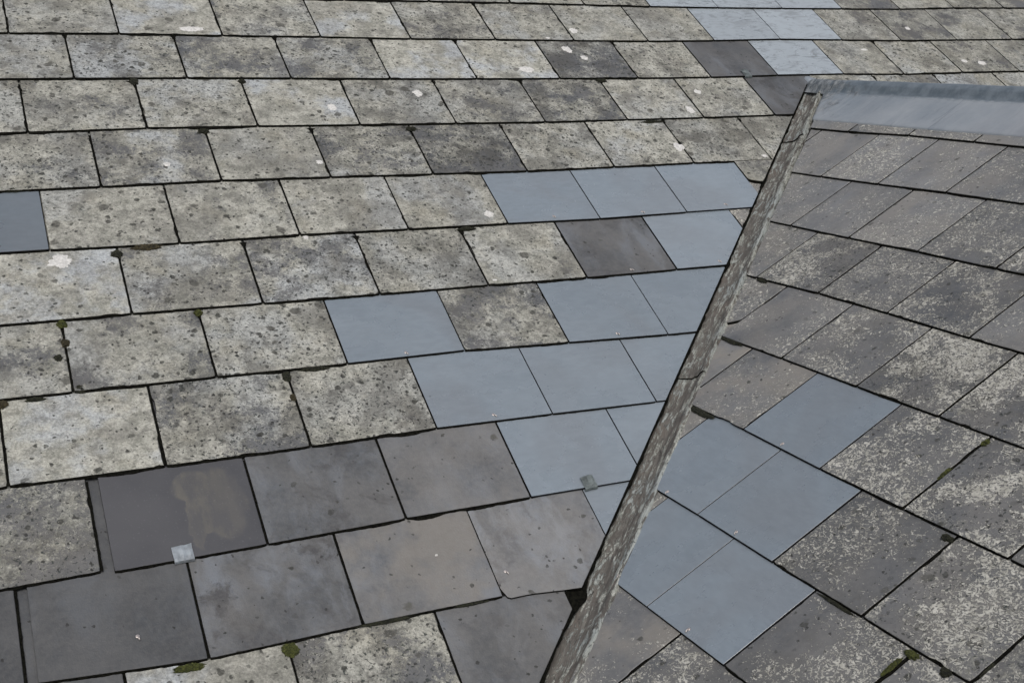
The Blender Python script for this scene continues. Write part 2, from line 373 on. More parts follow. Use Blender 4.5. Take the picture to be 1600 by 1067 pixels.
# look: (tone, lichen, spots, fleck, brown, blue), words for the label
LOOKS = {
 'L': ((1.02, .74, .80, .10, .3, .3), 'lichen-crusted grey slate with dark spots'),
 'P': ((1.08, .88, .50, .00, .1, .9), 'pale lichened slate with few dark spots'),
 'M': ((0.97, .61, .80, .25, .2, .4), 'patchy slate, half dark and half lichened'),
 'H': ((0.88, .56, 1.0, .30, .1, .2), 'dark speckled slate with patchy lichen'),
 'W': ((0.90, .58, .62, .25, .8, .1), 'brownish weathered slate with thin lichen'),
 'K': ((0.98, .62, .85, .66, .3, .1), 'coarsely crusted pale grey slate'),
 'D': ((0.66, .00, .05, .00, .0, .5), 'bare smooth charcoal slate'),
 'S': ((0.97, .07, .18, .03, .22, 1.25), 'smooth mottled dark grey slate'),
 'B': ((1.32, .06, .14, .00, .6, .8), 'smooth brownish grey slate'),
 'R': ((1.42, .10, .20, .74, .50, .3), 'purplish grey slate with scattered pale flecks'),
 'Q': ((1.10, .18, .50, .90, .3, .1), 'dark grey slate thick with pale flecks'),
 'V': ((1.08, .40, .75, 1.03, .4, .0), 'pale grey slate crusted with flecks'),
 'C': ((1.38, .16, .25, .76, .75, .0), 'brown-tinged slate with faint flecks'),
 'N': ((1.00, 0, 0, 0, 0, 0), 'smooth new blue-grey slate'),
 'n': ((1.00, 0, 0, 0, 0, 0), 'new pale blue slate with dark streaks'),
 'X': ((1.00, 0, 0, 0, 0, 0), 'smooth charcoal slate with a dried brown stain'),
}
ORD = ['', 'first', 'second', 'third', 'fourth', 'fifth', 'sixth', 'seventh', 'eighth', 'ninth', 'tenth', 'eleventh', 'twelfth', 'thirteenth', 'fourteenth', 'fifteenth', 'sixteenth']
NUM = ['', 'one', 'two', 'three', 'four', 'five', 'six', 'seven', 'eight', 'nine', 'ten', 'eleven', 'twelve']
rng = random.Random(11)
SLATES = {}
def lay(side, row, idx, u0, u1, v0, v1, look, label, tone=None, over=None, corners=None, nxt='L'):
    """u0<u1 along local x; v0, v1 the tail at its two ends."""
    r = random.Random(row*100+idx+(7000 if side else 0)); B = BS if side else BM
    vt = min(v0, v1); gap = .0015 if look in 'Nn' else r.uniform(.0019, .0029)
    poly = [(0+gap, v0-vt), (u1-u0-gap, v1-vt), (u1-u0-gap, LEN), (0+gap, LEN)]
    if corners: poly = [(p[0]-u0, p[1]-vt) for p in corners]
    if side == 0 and over != 'whole':
        poly = clip(poly, -1, .9244, .9244*vt + .0189 - u0)                        # u <= cut_main(v)
    elif side == 1:                                                                # local x = -u : keep u <= cut
        poly = clip(poly, 1, .7666, .7666*vt + 1.7567 + u0)
        poly = clip(poly, 0, -1, 2.355-vt)
    if len(poly) < 3: return None
    rough = {'N': .0003, 'n': .0005, 'X': .0006, 'D': .0006, 'S': .0008, 'B': .0009}.get(look, .0016)
    out = rough_outline(poly, r, rough)
    mat = {'N': NEW, 'n': NEWD, 'X': STAIN}.get(look, WEATH)
    me = slab('roof_slate', out, T*.88, (mat, EDGEN if look in 'Nn' else EDGE), .0003 if look in 'Nn' else .0011)
    o = link(bpy.data.objects.new('roof_slate', me))
    tilt = math.atan(T/E)*-1
    loc = (plane_side(-u0, vt, T) if side else plane_main(u0, vt, T))
    rx = Matrix.Rotation(tilt + r.uniform(-.0016, .0016), 3, 'X') @ Matrix.Rotation(r.uniform(-.0022, .0022), 3, 'Y')
    R3 = B @ rx
    o.matrix_world = Matrix.Translation(loc) @ R3.to_4x4()
    prm = LOOKS[look][0]
    for key, val, jit in zip(('tone', 'lichen', 'spots', 'fleck', 'brown', 'blue'), prm, (.09, .15, .25, .12, .4, .5)):
        if look in 'MH' and key == 'lichen': jit = .07
        if look in 'Nn': jit = .06 if key == 'tone' else 0
        o[key] = float(max(0., val*(1+r.uniform(-jit, jit)))) if val else 0.
    if tone: o['tone'] = o['tone']*tone
    tag(o, label, 'roof slate', 'old and new slates of the side slope' if side else 'old and new slates of the main slope')
    SLATES[(side, row, idx)] = o
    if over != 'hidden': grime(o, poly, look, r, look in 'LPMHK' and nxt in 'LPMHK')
    return o

# main slope: row -> (v of the tail at every joint, joints, looks)   all in metres on the slope
MAIN = [
 (1, [1.25, 1.55, 1.854, 2.147, 2.42, 2.717, 3.014, 3.306, 3.606, 3.906, 4.191, 4.49], [3.55, 3.55, 3.55, 3.546, 3.541, 3.541, 3.545, 3.551, 3.557, 3.575, 3.583, 3.59], 'LLLLnnnWWWW'),
 (2, [-.11, .192, .498, .803, 1.111, 1.411, 1.712, 2.006, 2.3, 2.58, 2.878, 3.162, 3.452, 3.742, 4.043, 4.33], [3.334, 3.334, 3.335, 3.328, 3.324, 3.316, 3.315, 3.31, 3.309, 3.315, 3.327, 3.325, 3.323, 3.33, 3.338, 3.34], 'LLPLPLLLLnnWWWW'),
 (3, [.034, .344, .655, .962, 1.273, 1.563, 1.858, 2.152, 2.445, 2.731, 3.027, 3.308, 3.602, 3.9, 4.2], [3.104, 3.104, 3.103, 3.097, 3.09, 3.086, 3.084, 3.082, 3.084, 3.093, 3.098, 3.093, 3.103, 3.107, 3.11], 'LMMMPPHLSnLLWL'),
 (4, [-.11, .198, .505, .81, 1.111, 1.412, 1.71, 2.004, 2.295, 2.583, 2.87, 3.157, 3.45, 3.756, 4.05], [2.857, 2.857, 2.865, 2.862, 2.857, 2.852, 2.848, 2.85, 2.852, 2.857, 2.857, 2.857, 2.86, 2.86, 2.86], 'LLLPLLMLLSLLML'),
 (5, [.045, .352, .66, .96, 1.26, 1.555, 1.849, 2.135, 2.431, 2.73], [2.615, 2.618, 2.624, 2.619, 2.615, 2.61, 2.613, 2.616, 2.616, 2.616], 'LMLMHLLLL'),
 (6, [-.1, .202, .508, .816, 1.114, 1.407, 1.697, 1.992, 2.288, 2.58], [2.385, 2.385, 2.382, 2.387, 2.384, 2.382, 2.379, 2.385, 2.39, 2.40], 'NLLLLNNNW'),
 (7, [.057, .357, .665, .963, 1.261, 1.552, 1.839, 2.146, 2.43], [2.142, 2.145, 2.144, 2.143, 2.144, 2.142, 2.146, 2.147, 2.147], 'PLMLLSNC'),
 (8, [-.1, .201, .509, .817, 1.116, 1.401, 1.69, 2.0], [1.918, 1.918, 1.919, 1.918, 1.921, 1.912, 1.903, 1.90], 'LMLNMNN'),
 (9, [-.25, .05, .357, .67, .967, 1.262, 1.548, 1.85], [1.681, 1.681, 1.682, 1.684, 1.689, 1.687, 1.683, 1.68], 'LPMLNNN'),
 (10, [-.1, .207, .52, .82, 1.116, 1.408, 1.7], [1.437, 1.440, 1.446, 1.455, 1.459, 1.462, 1.46], 'KXSBNN'),
 (11, [-.25, .048, .357, .659, .962, 1.247, 1.55], [1.228, 1.230, 1.213, 1.222, 1.226, 1.20, 1.20], 'DDSBBN'),
 (12, [-.1, .205, .506, .81, 1.10], [1.0, 1.0, 1.0, 1.0, .99], 'DPKS'),
]
SIDE = [
 (1, [3.52, 3.199, 2.932, 2.665, 2.398], [2.132, 2.132, 2.142, 2.139, 2.135], 'RRRR'),
 (2, [3.66, 3.335, 3.06, 2.806, 2.542, 2.275], [1.896, 1.893, 1.893, 1.896, 1.902, 1.902], 'RRRRR'),
 (3, [3.30, 2.923, 2.665, 2.401, 2.137, 1.87], [1.654, 1.654, 1.653, 1.656, 1.653, 1.654], 'RRRQQ'),
 (4, [3.08, 2.80, 2.535, 2.271, 2.0, 1.73], [1.421, 1.421, 1.428, 1.426, 1.42, 1.42], 'CVQQR'),
 (5, [2.95, 2.667, 2.40, 2.121, 1.864, 1.60], [1.25, 1.188, 1.188, 1.187, 1.187, 1.187], 'CCQVV'),
 (6, [2.78, 2.525, 2.263, 1.978, 1.725, 1.462, 1.2], [.957, .957, .957, .950, .949, .950, .950], 'CCNQVV'),
 (7, [2.68, 2.40, 2.12, 1.848, 1.584, 1.325, 1.06], [.712, .712, .713, .710, .711, .711, .711], 'CNNQVV'),
 (8, [2.52, 2.246, 1.986, 1.716, 1.452, 1.19], [.478, .478, .480, .483, .483, .483], 'CNNQQ'),
 (9, [2.14, 1.864, 1.59, 1.33], [.25, .25, .25, .25], 'CQQ'),
]
SPECIAL = {
 (0, 10, 1): 'charcoal slate with a dried brown stain, held by a bent lead clip',
 (0, 11, 0): 'bluish charcoal slate cropped by the left edge, under the coarse crusted slate',
 (0, 11, 1): 'plain charcoal slate right below the brown-stained slate with the clip',
 (0, 6, 0): 'dark blue new slate alone among lichened ones, cut by the left edge',
 (0, 7, 0): 'pale lichened slate with one large white blotch, at the left edge',
 (0, 8, 3): 'new blue-grey slate farthest from the valley, lichened slates on both sides of it',
 (0, 10, 4): 'new blue-grey slate with a square lead clip on its lower edge',
 (0, 11, 4): 'mottled grey-brown slate with a chipped lower edge beside the valley gutter',
 (0, 11, 5): 'sliver of new slate behind the clip, between mottled slate and valley gutter',
 (0, 3, 8): 'brown-grey bare slate with a tiny lead clip, by a pale streaked slate',
 (0, 3, 9): 'pale streaked new slate just above the tip of the valley gutter',
 (0, 4, 9): 'dark bare slate cut diagonally beside the tip of the valley gutter',
 (0, 12, 3): 'purplish bare slate cut slantwise beside the black hole at the valley',
 (1, 6, 2): 'lone new blue slate of the side slope, old flecked slates around it',
 (1, 7, 1): 'new blue slate touching the valley gutter, upper one of the side slope group',
 (1, 7, 2): 'new blue slate of the side slope pointing toward the right, below the lone one',
 (1, 8, 1): 'new blue slate beside the valley gutter, lower one of the side slope group',
 (1, 8, 2): 'lowest new blue slate of the side slope, point at the bottom',
}
for side, rows in ((0, MAIN), (1, SIDE)):
    for row, js, vs, looks in rows:
        for i, lk in enumerate(looks):
            words = LOOKS[lk][1]
            if (side, row, i) in SPECIAL: lab = SPECIAL[(side, row, i)]
            elif side: lab = '%s, %s from the valley, side slope row %s' % (words, ORD[i+1], NUM[row])
            else: lab = '%s, %s from left, main slope row %s' % (words, ORD[i+1], NUM[row])
            over = corners = None; tone = None
            if side == 0 and row <= 4: over = 'whole' if (row < 4 or i >= 10) else None
            u0, u1, v0, v1 = (-js[i], -js[i+1], vs[i], vs[i+1]) if side else (js[i], js[i+1], vs[i], vs[i+1])
            key = (side, row, i)
            if key == (0, 6, 0): tone = .62
            if key == (0, 8, 3): tone = .88
            if not side and row in (6, 7) and lk == 'N' and i: tone = 1.07  # sheen of the higher rows put into a lighter tone
            if row >= 8 and not side and lk == 'N': tone = .97
            if side and lk == 'N': tone = .95
            if key == (0, 3, 8): tone = 1.0
            if key == (0, 4, 9): tone = .85
            if key == (0, 10, 3): tone = .86
            if key == (0, 10, 0): u1 = .197; v1 = 1.444
            if key == (0, 10, 1): u0 = .217; v0 = 1.439
            if key == (0, 11, 0): u1 = .040
            if key == (0, 11, 1): u0 = .058
            if key == (0, 6, 8):
                corners = [(2.288, 2.522), (2.34, 2.503), (2.58, 2.50), (2.58, 2.95), (2.288, 2.95)]; v0 = v1 = 2.50
            if key == (0, 11, 4):
                corners = [(.969, 1.222), (.976, 1.217), (1.02, 1.218), (1.10, 1.212), (1.247, 1.203), (1.247, 1.70), (.962, 1.70), (.962, 1.245)]; v0 = v1 = 1.195
            if key == (0, 12, 3):
                corners = [(.812, .99), (1.0, .99), (1.083, 1.13), (1.098, 1.168), (1.098, 1.53), (.812, 1.53)]; v0 = v1 = .99
            if key == (1, 5, 0):
                corners = [(-2.95, 1.20), (-2.703, 1.231), (-2.669, 1.262), (-2.669, 1.70), (-2.95, 1.70)]; v0 = v1 = 1.20
            lay(side, row, i, u0, u1, v0, v1, lk, lab, tone, over, corners, looks[i+1] if i+1 < len(looks) else 'S')

# slates that carry the two slopes on past the edges of the view
def margin(side, row, u0, u1, v, look):
    SLATES.pop((side, row, 90), None)
    o = lay(side, row, 90+int(abs(u0)*7) % 900, u0, u1, v, v, look, 'old weathered grey slate outside the view, past its edge', None, 'whole' if (side == 0 and v > 2.9) else None)
    if o: o['group'] = 'slates outside the view on either slope'
mr = random.Random(3)
for row, js, vs, looks in MAIN:
    a = js[0]
    for k_ in range(3): margin(0, row, a-.3, a, vs[0], mr.choice('LLPM')); a -= .3
    if row <= 4:
        a = js[-1]
        for k_ in range(3): margin(0, row, a, a+.3, vs[-1], mr.choice('LLWM')); a += .3
for q_, vv in ((13, .765), (14, .53)):
    a = -.99 + .15*(q_ % 2)
    while a < cut_main(vv+.5): margin(0, q_, a, a+.303, vv, mr.choice('LLKM')); a += .303
for q_, vv in ((15, 3.785), (16, 4.02)):
    a = -1.0 + .15*(q_ % 2)
    while a < 5.4: margin(0, q_, a, a+.3, vv, mr.choice('LLWM')); a += .3
for row, js, vs, looks in SIDE:
    a = js[-1]
    for k_ in range(4): margin(1, row, -a, -a+.265, vs[-1], mr.choice('RQQV')); a -= .265
for q_, vv in ((10, .02), (11, -.21)):
    a = .2 + .13*(q_ % 2)
    while a < cut_side(vv+.5): margin(1, q_, -a-.265, -a, vv, mr.choice('RQQV')); a += .265

# ------------------------------------------------------------------ rivets, white lichens (parts of a slate)
def on(side, u, v, h):                        # point and frame on a slope
    return (plane_side(u, v, h) if side else plane_main(u, v, h)), (BS if side else BM)
def surf_h(vrel): return T*(1-vrel/E)
def tail_v(side, row, i):
    r = (SIDE if side else MAIN)[row-1]; return .5*(r[2][i]+r[2][i+1])

def rivet_mesh(rng):
    bm = bmesh.new()
    bmesh.ops.create_cone(bm, cap_ends=True, segments=14, radius1=.0042, radius2=.0036, depth=.0008, matrix=Matrix.Translation((0, 0, .0003)))
    a = rng.uniform(-.5, .5) - math.pi/2
    d = Vector((math.cos(a), math.sin(a), 0)); n = 5; prev = None
    for i in range(n):                        # bent pin, folded over the slate
        s = i/(n-1); c = d*(.0105*s) + Vector((0, 0, .0012+.0022*math.sin(s*math.pi*.8))); rad = .0015*(1-.25*s)
        side_ = Vector((-d.y, d.x, 0))
        ring = [bm.verts.new(c + side_*rad*1.15*math.cos(t*math.pi/3) + Vector((0, 0, 1))*rad*math.sin(t*math.pi/3)) for t in range(6)]
        if prev:
            for t in range(6): bm.faces.new((prev[t], prev[(t+1) % 6], ring[(t+1) % 6], ring[t]))
        else: bm.faces.new(ring[::-1])
        prev = ring
    bm.faces.new(prev)
    me = bpy.data.meshes.new('rivet'); bm.to_mesh(me); bm.free(); me.materials.append(COPPER)
    for p in me.polygons: p.use_smooth = True
    return me

def blotch_mesh(rx, ry, seed, name='lichen_patch', mat=None, hgt=.0012):
    """An irregular scalloped crust, domed a little."""
    bm = bmesh.new(); rings = 5; seg = 44; rows = []
    for k in range(1, rings+1):
        s = k/rings; row = []
        for j in range(seg):
            a = 2*math.pi*j/seg
            f = 1 + .30*noise.noise(Vector((math.cos(a)*1.3, math.sin(a)*1.3, seed))) + .32*noise.noise(Vector((math.cos(a)*4, math.sin(a)*4, seed+5))) + .10*noise.noise(Vector((math.cos(a)*11, math.sin(a)*11, seed+9)))
            x, y = rx*s*f*math.cos(a), ry*s*f*math.sin(a)
            z = hgt*(1-s**4)*(1+.5*noise.noise(Vector((x*300, y*300, seed)))) - (0 if k < rings else .0004)
            row.append(bm.verts.new((x*.88, y*.88, z)))
        rows.append(row)
    c = bm.verts.new((0, 0, hgt))
    for j in range(seg):
        bm.faces.new((c, rows[0][j], rows[0][(j+1) % seg]))
        for k in range(rings-1):
            bm.faces.new((rows[k][j], rows[k+1][j], rows[k+1][(j+1) % seg], rows[k][(j+1) % seg]))
    me = bpy.data.meshes.new(name); bm.to_mesh(me); bm.free(); me.materials.append(mat or PATCH)
    for p in me.polygons: p.use_smooth = True
    return me

def attach(name, me, key, u, v, lift=0., rot=0., label=None):
    """child of slate KEY at slope coordinates u, v."""
    s = SLATES.get(key)
    if s is None: return None
    side = key[0]; B = BS if side else BM
    pt = plane_side(u, v, 0) if side else plane_main(u, v, 0)
    inv = s.matrix_world.inverted(); q = inv @ pt
    o = bpy.data.objects.new(name, me); link(o, s)
    o.matrix_local = Matrix.Translation((q.x, q.y, lift)) @ Matrix.Rotation(rot, 4, 'Z')
    if label: o['label'] = label
    return o
RIV = [((0, 6, 5), 1.556, 2.3999),
 ((0, 6, 6), 1.8449, 2.3967),
 ((0, 6, 7), 2.1403, 2.4101),
 ((0, 7, 5), 1.6966, 2.1585),
 ((0, 7, 6), 1.9884, 2.1639),
 ((0, 8, 3), 0.9665, 1.9324),
 ((0, 8, 5), 1.5459, 1.9243),
 ((0, 9, 4), 1.1151, 1.7061),
 ((1, 6, 2), 2.1261, 0.9662),
 ((1, 7, 1), 2.2565, 0.7212),
 ((1, 7, 2), 1.9897, 0.7241),
 ((1, 8, 1), 2.128, 0.4964),
 ((1, 8, 2), 1.8523, 0.4955),
 ((0, 11, 1), 0.2395, 1.2877),
 ((0, 11, 4), 0.9883, 1.2832)]
rr = random.Random(5); rivs = [rivet_mesh(rr) for _ in range(4)]
for i, (key, u, v) in enumerate(RIV): attach('rivet', rivs[i % 4], key, u, v, .0001, 0 if key[0] == 0 else .35)
WHITE = [((0, 7, 0), 0.2232, 2.3468, 0.0326, 0.0297),
 ((0, 4, 7), 2.2627, 2.8944, 0.0175, 0.025),
 ((0, 5, 6), 2.1207, 2.699, 0.0208, 0.023),
 ((0, 2, 2), 0.7146, 3.3604, 0.0417, 0.018),
 ((0, 3, 5), 1.7579, 3.1352, 0.0302, 0.0222),
 ((0, 3, 6), 1.9579, 3.2574, 0.018, 0.0236),
 ((0, 3, 6), 2.0013, 3.2049, 0.0157, 0.0155),
 ((0, 4, 4), 1.3408, 3.0138, 0.0182, 0.0204),
 ((0, 7, 2), 0.8306, 2.3796, 0.0085, 0.01),
 ((0, 2, 12), 3.5459, 3.4107, 0.0138, 0.0142),
 ((0, 3, 12), 3.6694, 3.1779, 0.0164, 0.0134),
 ((0, 3, 12), 3.7476, 3.1636, 0.0249, 0.0179),
 ((0, 4, 3), 1.0495, 2.9455, 0.0156, 0.0193),
 ((0, 2, 7), 2.0289, 3.3695, 0.0185, 0.0205),
 ((0, 5, 1), 0.531, 2.7009, 0.0107, 0.011),
 ((0, 5, 2), 0.9442, 2.6855, 0.011, 0.0115),
 ((0, 5, 7), 2.4147, 2.6345, 0.0129, 0.0099),
 ((0, 2, 6), 1.91, 3.3218, 0.0091, 0.008),
 ((0, 6, 4), 1.3648, 2.4245, 0.0162, 0.0164),
 ((0, 7, 4), 1.2844, 2.1583, 0.0068, 0.0048),
 ((0, 3, 10), 3.2306, 3.2612, 0.0183, 0.0088),
 ((0, 4, 8), 2.3478, 2.9994, 0.0158, 0.0149),
 ((0, 11, 3), 0.8561, 1.3524, 0.0041, 0.0031)]
for i, (key, u, v, rx, ry) in enumerate(WHITE): attach('lichen_patch', blotch_mesh(rx, ry, i*3.7+1), key, u, v, .0001)

# ------------------------------------------------------------------ bent lead clips
def clip_mesh(wd, ln, fold, seed, mat):
    """strip that comes from under the slate's tail and is folded up over its face"""
    prof = [(-.002, -.030*0-.0085), (-.010, -.0080), (-.0125, -.0040), (-.0105, .0014), (-.004, .0026), (ln*.5, .0032+fold*.4), (ln, .0022+fold)]
    bm = bmesh.new(); n = 7; g = []
    for (y, z) in prof:
        g.append([bm.verts.new(((i/(n-1)-.5)*wd*(1+.08*noise.noise(Vector((y*60, i, seed)))), y+.0018*noise.noise(Vector((i*.7, y*30, seed))) + .002*(i/(n-1)-.5)*(y > 0), z+.0014*noise.noise(Vector((i*.9, y*90, seed+3))))) for i in range(n)])
    for a, b in zip(g, g[1:]):
        for i in range(n-1): bm.faces.new((a[i], a[i+1], b[i+1], b[i]))
    bmesh.ops.solidify(bm, geom=bm.faces[:], thickness=.0014)
    me = bpy.data.meshes.new('metal_clip'); bm.to_mesh(me); bm.free(); me.materials.append(mat)
    for p in me.polygons: p.use_smooth = False
    return me
for (u, v, wd, ln, rot, lab) in [(0.3521, 1.4476, 0.04, 0.0243, 0.05, 'bent bright lead clip gripping the brown-stained charcoal slate'),
 (1.2663, 1.4665, 0.0325, 0.0229, 0.05, 'square lead clip on the new blue slate beside the valley gutter'),
 (2.5988, 3.0924, 0.0307, 0.0277, 0.05, 'tiny lead clip on the brown-grey slate near the ridge capping')]:
    o = link(bpy.data.objects.new('metal_clip', clip_mesh(wd, ln, .0012, u*9, TAB if u < .8 else TABD)))
    o.matrix_world = Matrix.Translation(plane_main(u, v, T)) @ (BM @ Matrix.Rotation(rot, 3, 'Z')).to_4x4()
    tag(o, lab, 'lead clip', 'bent lead clips holding loose slates')

# ------------------------------------------------------------------ moss and dirt clumps
def clump_mesh(lx, ly, hgt, seed, mat):
    bm = bmesh.new(); bmesh.ops.create_icosphere(bm, subdivisions=5, radius=1.)
    for vtx in bm.verts:
        p = vtx.co.copy()
        f = 1 + .38*noise.noise(p*1.7+Vector((seed, 0, 0))) + .22*noise.noise(p*5+Vector((0, seed, 0))) + .16*noise.noise(p*14+Vector((0, 0, seed)))
        f *= .86+.16*noise.noise(p*33)+.22*abs(noise.noise(p*(19 if mat is not MOSS else 26)+Vector((seed, 3, 3)))); vtx.co = Vector((p.x*lx*f, p.y*ly*f, p.z*hgt*f*.8))
    me = bpy.data.meshes.new('moss_clump'); bm.to_mesh(me); bm.free(); me.materials.append(mat)
    return me
MM = {'g': MOSS, 'd': MOSSD, 'b': MOSSB}
for i, (side, u, v, lx, ly, rot, m, lab) in enumerate([(0, 0.5052, 3.0885, 0.0124, 0.0154, 0, 'd', 'dark moss in the joint corner below row three, near the upper left'),
 (0, 0.4286, 2.3774, 0.0337, 0.0117, 0, 'b', 'long brown-olive moss cushion on the tail line above the white-blotched slate'),
 (0, 0.3544, 2.3582, 0.0135, 0.0139, 0, 'd', 'dark moss in the joint corner just beside the white-blotched slate'),
 (0, 0.2017, 2.1303, 0.011, 0.0124, 0, 'g', 'small olive moss in the corner below the white-blotched slate'),
 (0, 0.2015, 2.0684, 0.0095, 0.0141, 0, 'b', 'round brown moss ball in the upright joint, third of the left edge'),
 (0, 0.1817, 2.0247, 0.0093, 0.0118, 0, 'd', 'round black lichen pad beside the brown moss ball'),
 (0, 0.2168, 1.9259, 0.0158, 0.0113, 0, 'd', 'black dirt clump at the foot of the upright joint with the moss ball'),
 (0, 0.1224, 1.9098, 0.0204, 0.0055, 0, 'd', 'thin dark moss strip hanging from the tail line near the left edge'),
 (0, 0.0572, 1.905, 0.0113, 0.011, 0, 'b', 'brownish moss cushion cut by the left edge of the view'),
 (0, 0.5078, 2.1313, 0.0105, 0.0106, 0, 'g', 'small dark green moss at a joint below the half dark slate'),
 (0, 0.6662, 1.8998, 0.0105, 0.0156, 0, 'd', 'black moss in the joint corner under the darkest new slate row'),
 (0, 0.7366, 1.9146, 0.0336, 0.0069, 0, 'd', 'dark moss strip along the tail left of the darkest new slate'),
 (0, 0.6648, 1.8314, 0.0074, 0.0114, 0, 'b', 'tiny olive moss halfway down the wide joint of row nine'),
 (0, 0.5084, 1.1997, 0.0158, 0.0151, 0, 'g', 'bright green moss cushion at the joint between two pale bottom slates'),
 (0, 0.3194, 1.2036, 0.0297, 0.008, 0, 'g', 'long green moss strip under the plain charcoal slate'),
 (0, 0.7088, 1.2228, 0.055, 0.0064, 0, 'd', 'ragged black dirt along the tail of the smooth brownish slate'),
 (0, 0.8877, 1.2243, 0.0416, 0.0044, 0, 'd', 'thin black dirt strip under the chipped corner near the gutter'),
 (0, 2.0906, 2.8372, 0.0359, 0.0072, 0, 'd', 'dark dirt strip under a speckled slate below row four'),
 (0, 2.0079, 3.0702, 0.0193, 0.0092, 0, 'd', 'small dark moss at a joint in the upper middle below row three'),
 (0, 0.6542, 2.8442, 0.0158, 0.0099, 0, 'd', 'small dark moss at a joint below row four near the upper left'),
 (0, 1.2607, 2.832, 0.0141, 0.0114, 0, 'd', 'small dark moss at a joint below row four, mid main slope'),
 (0, 0.8114, 3.084, 0.0113, 0.0093, 0, 'd', 'tiny dark moss at a joint right of the upper left one'),
 (0, 0.1405, 2.6192, 0.0328, 0.0076, 0, 'd', 'dark dirt strip above the dark blue slate at the left edge'),
 (0, 1.2808, 2.3719, 0.0265, 0.0073, 0, 'd', 'dark dirt lumps on the tail line of row six'),
 (0, 0.4809, 1.9245, 0.0171, 0.0049, 0, 'd', 'thin dirt strip above the slates of row nine, near mid-left'),
 (1, 1.4492, 0.7002, 0.0156, 0.0079, 0, 'g', 'green-black moss cushion in the side slope corner near the bottom'),
 (1, 1.3754, 0.7049, 0.011, 0.0087, 0, 'd', 'round black moss ball low on the side slope tail line'),
 (1, 1.5956, 0.9351, 0.0145, 0.0075, 0, 'd', 'black moss knot at a side slope joint, above the big flecked slate'),
 (1, 1.4578, 0.6621, 0.0046, 0.0223, 0, 'g', 'green moss strip filling the lowest side slope joint'),
 (1, 1.3215, 0.7476, 0.0046, 0.0215, 0, 'd', 'dark moss strip in the joint at the bottom right corner'),
 (1, 1.7198, 1.1668, 0.0062, 0.0109, 0, 'g', 'tiny green moss in a side slope joint near the right edge'),
 (1, 1.7269, 1.0609, 0.0047, 0.0187, 0, 'g', 'thin green moss line in the joint below the tiny green one'),
 (1, 2.4379, 0.9501, 0.0513, 0.0098, 0, 'd', 'black moss under the brown-tinged slate beside the valley gutter'),
 (1, 2.6112, 1.1843, 0.0492, 0.0071, 0, 'd', 'black dirt strip under a brown-tinged slate by the gutter, mid height'),
 (1, 2.7711, 1.4173, 0.0229, 0.0066, 0, 'd', 'small black moss next to the gutter below side slope row four'),
 (1, 1.6531, 0.7056, 0.0492, 0.0036, 0, 'd', 'ragged dark moss strip below the bluish corner of new slates')]):
    pt, B = on(side, u, v, .002)
    o = link(bpy.data.objects.new('moss_clump', clump_mesh(lx, ly, min(.007, ly*.8), i*5.3, MM[m])))
    o.matrix_world = Matrix.Translation(pt) @ (B @ Matrix.Rotation(rot, 3, 'Z')).to_4x4()
    tag(o, lab, 'moss', 'moss and dirt clumps in the slate joints')

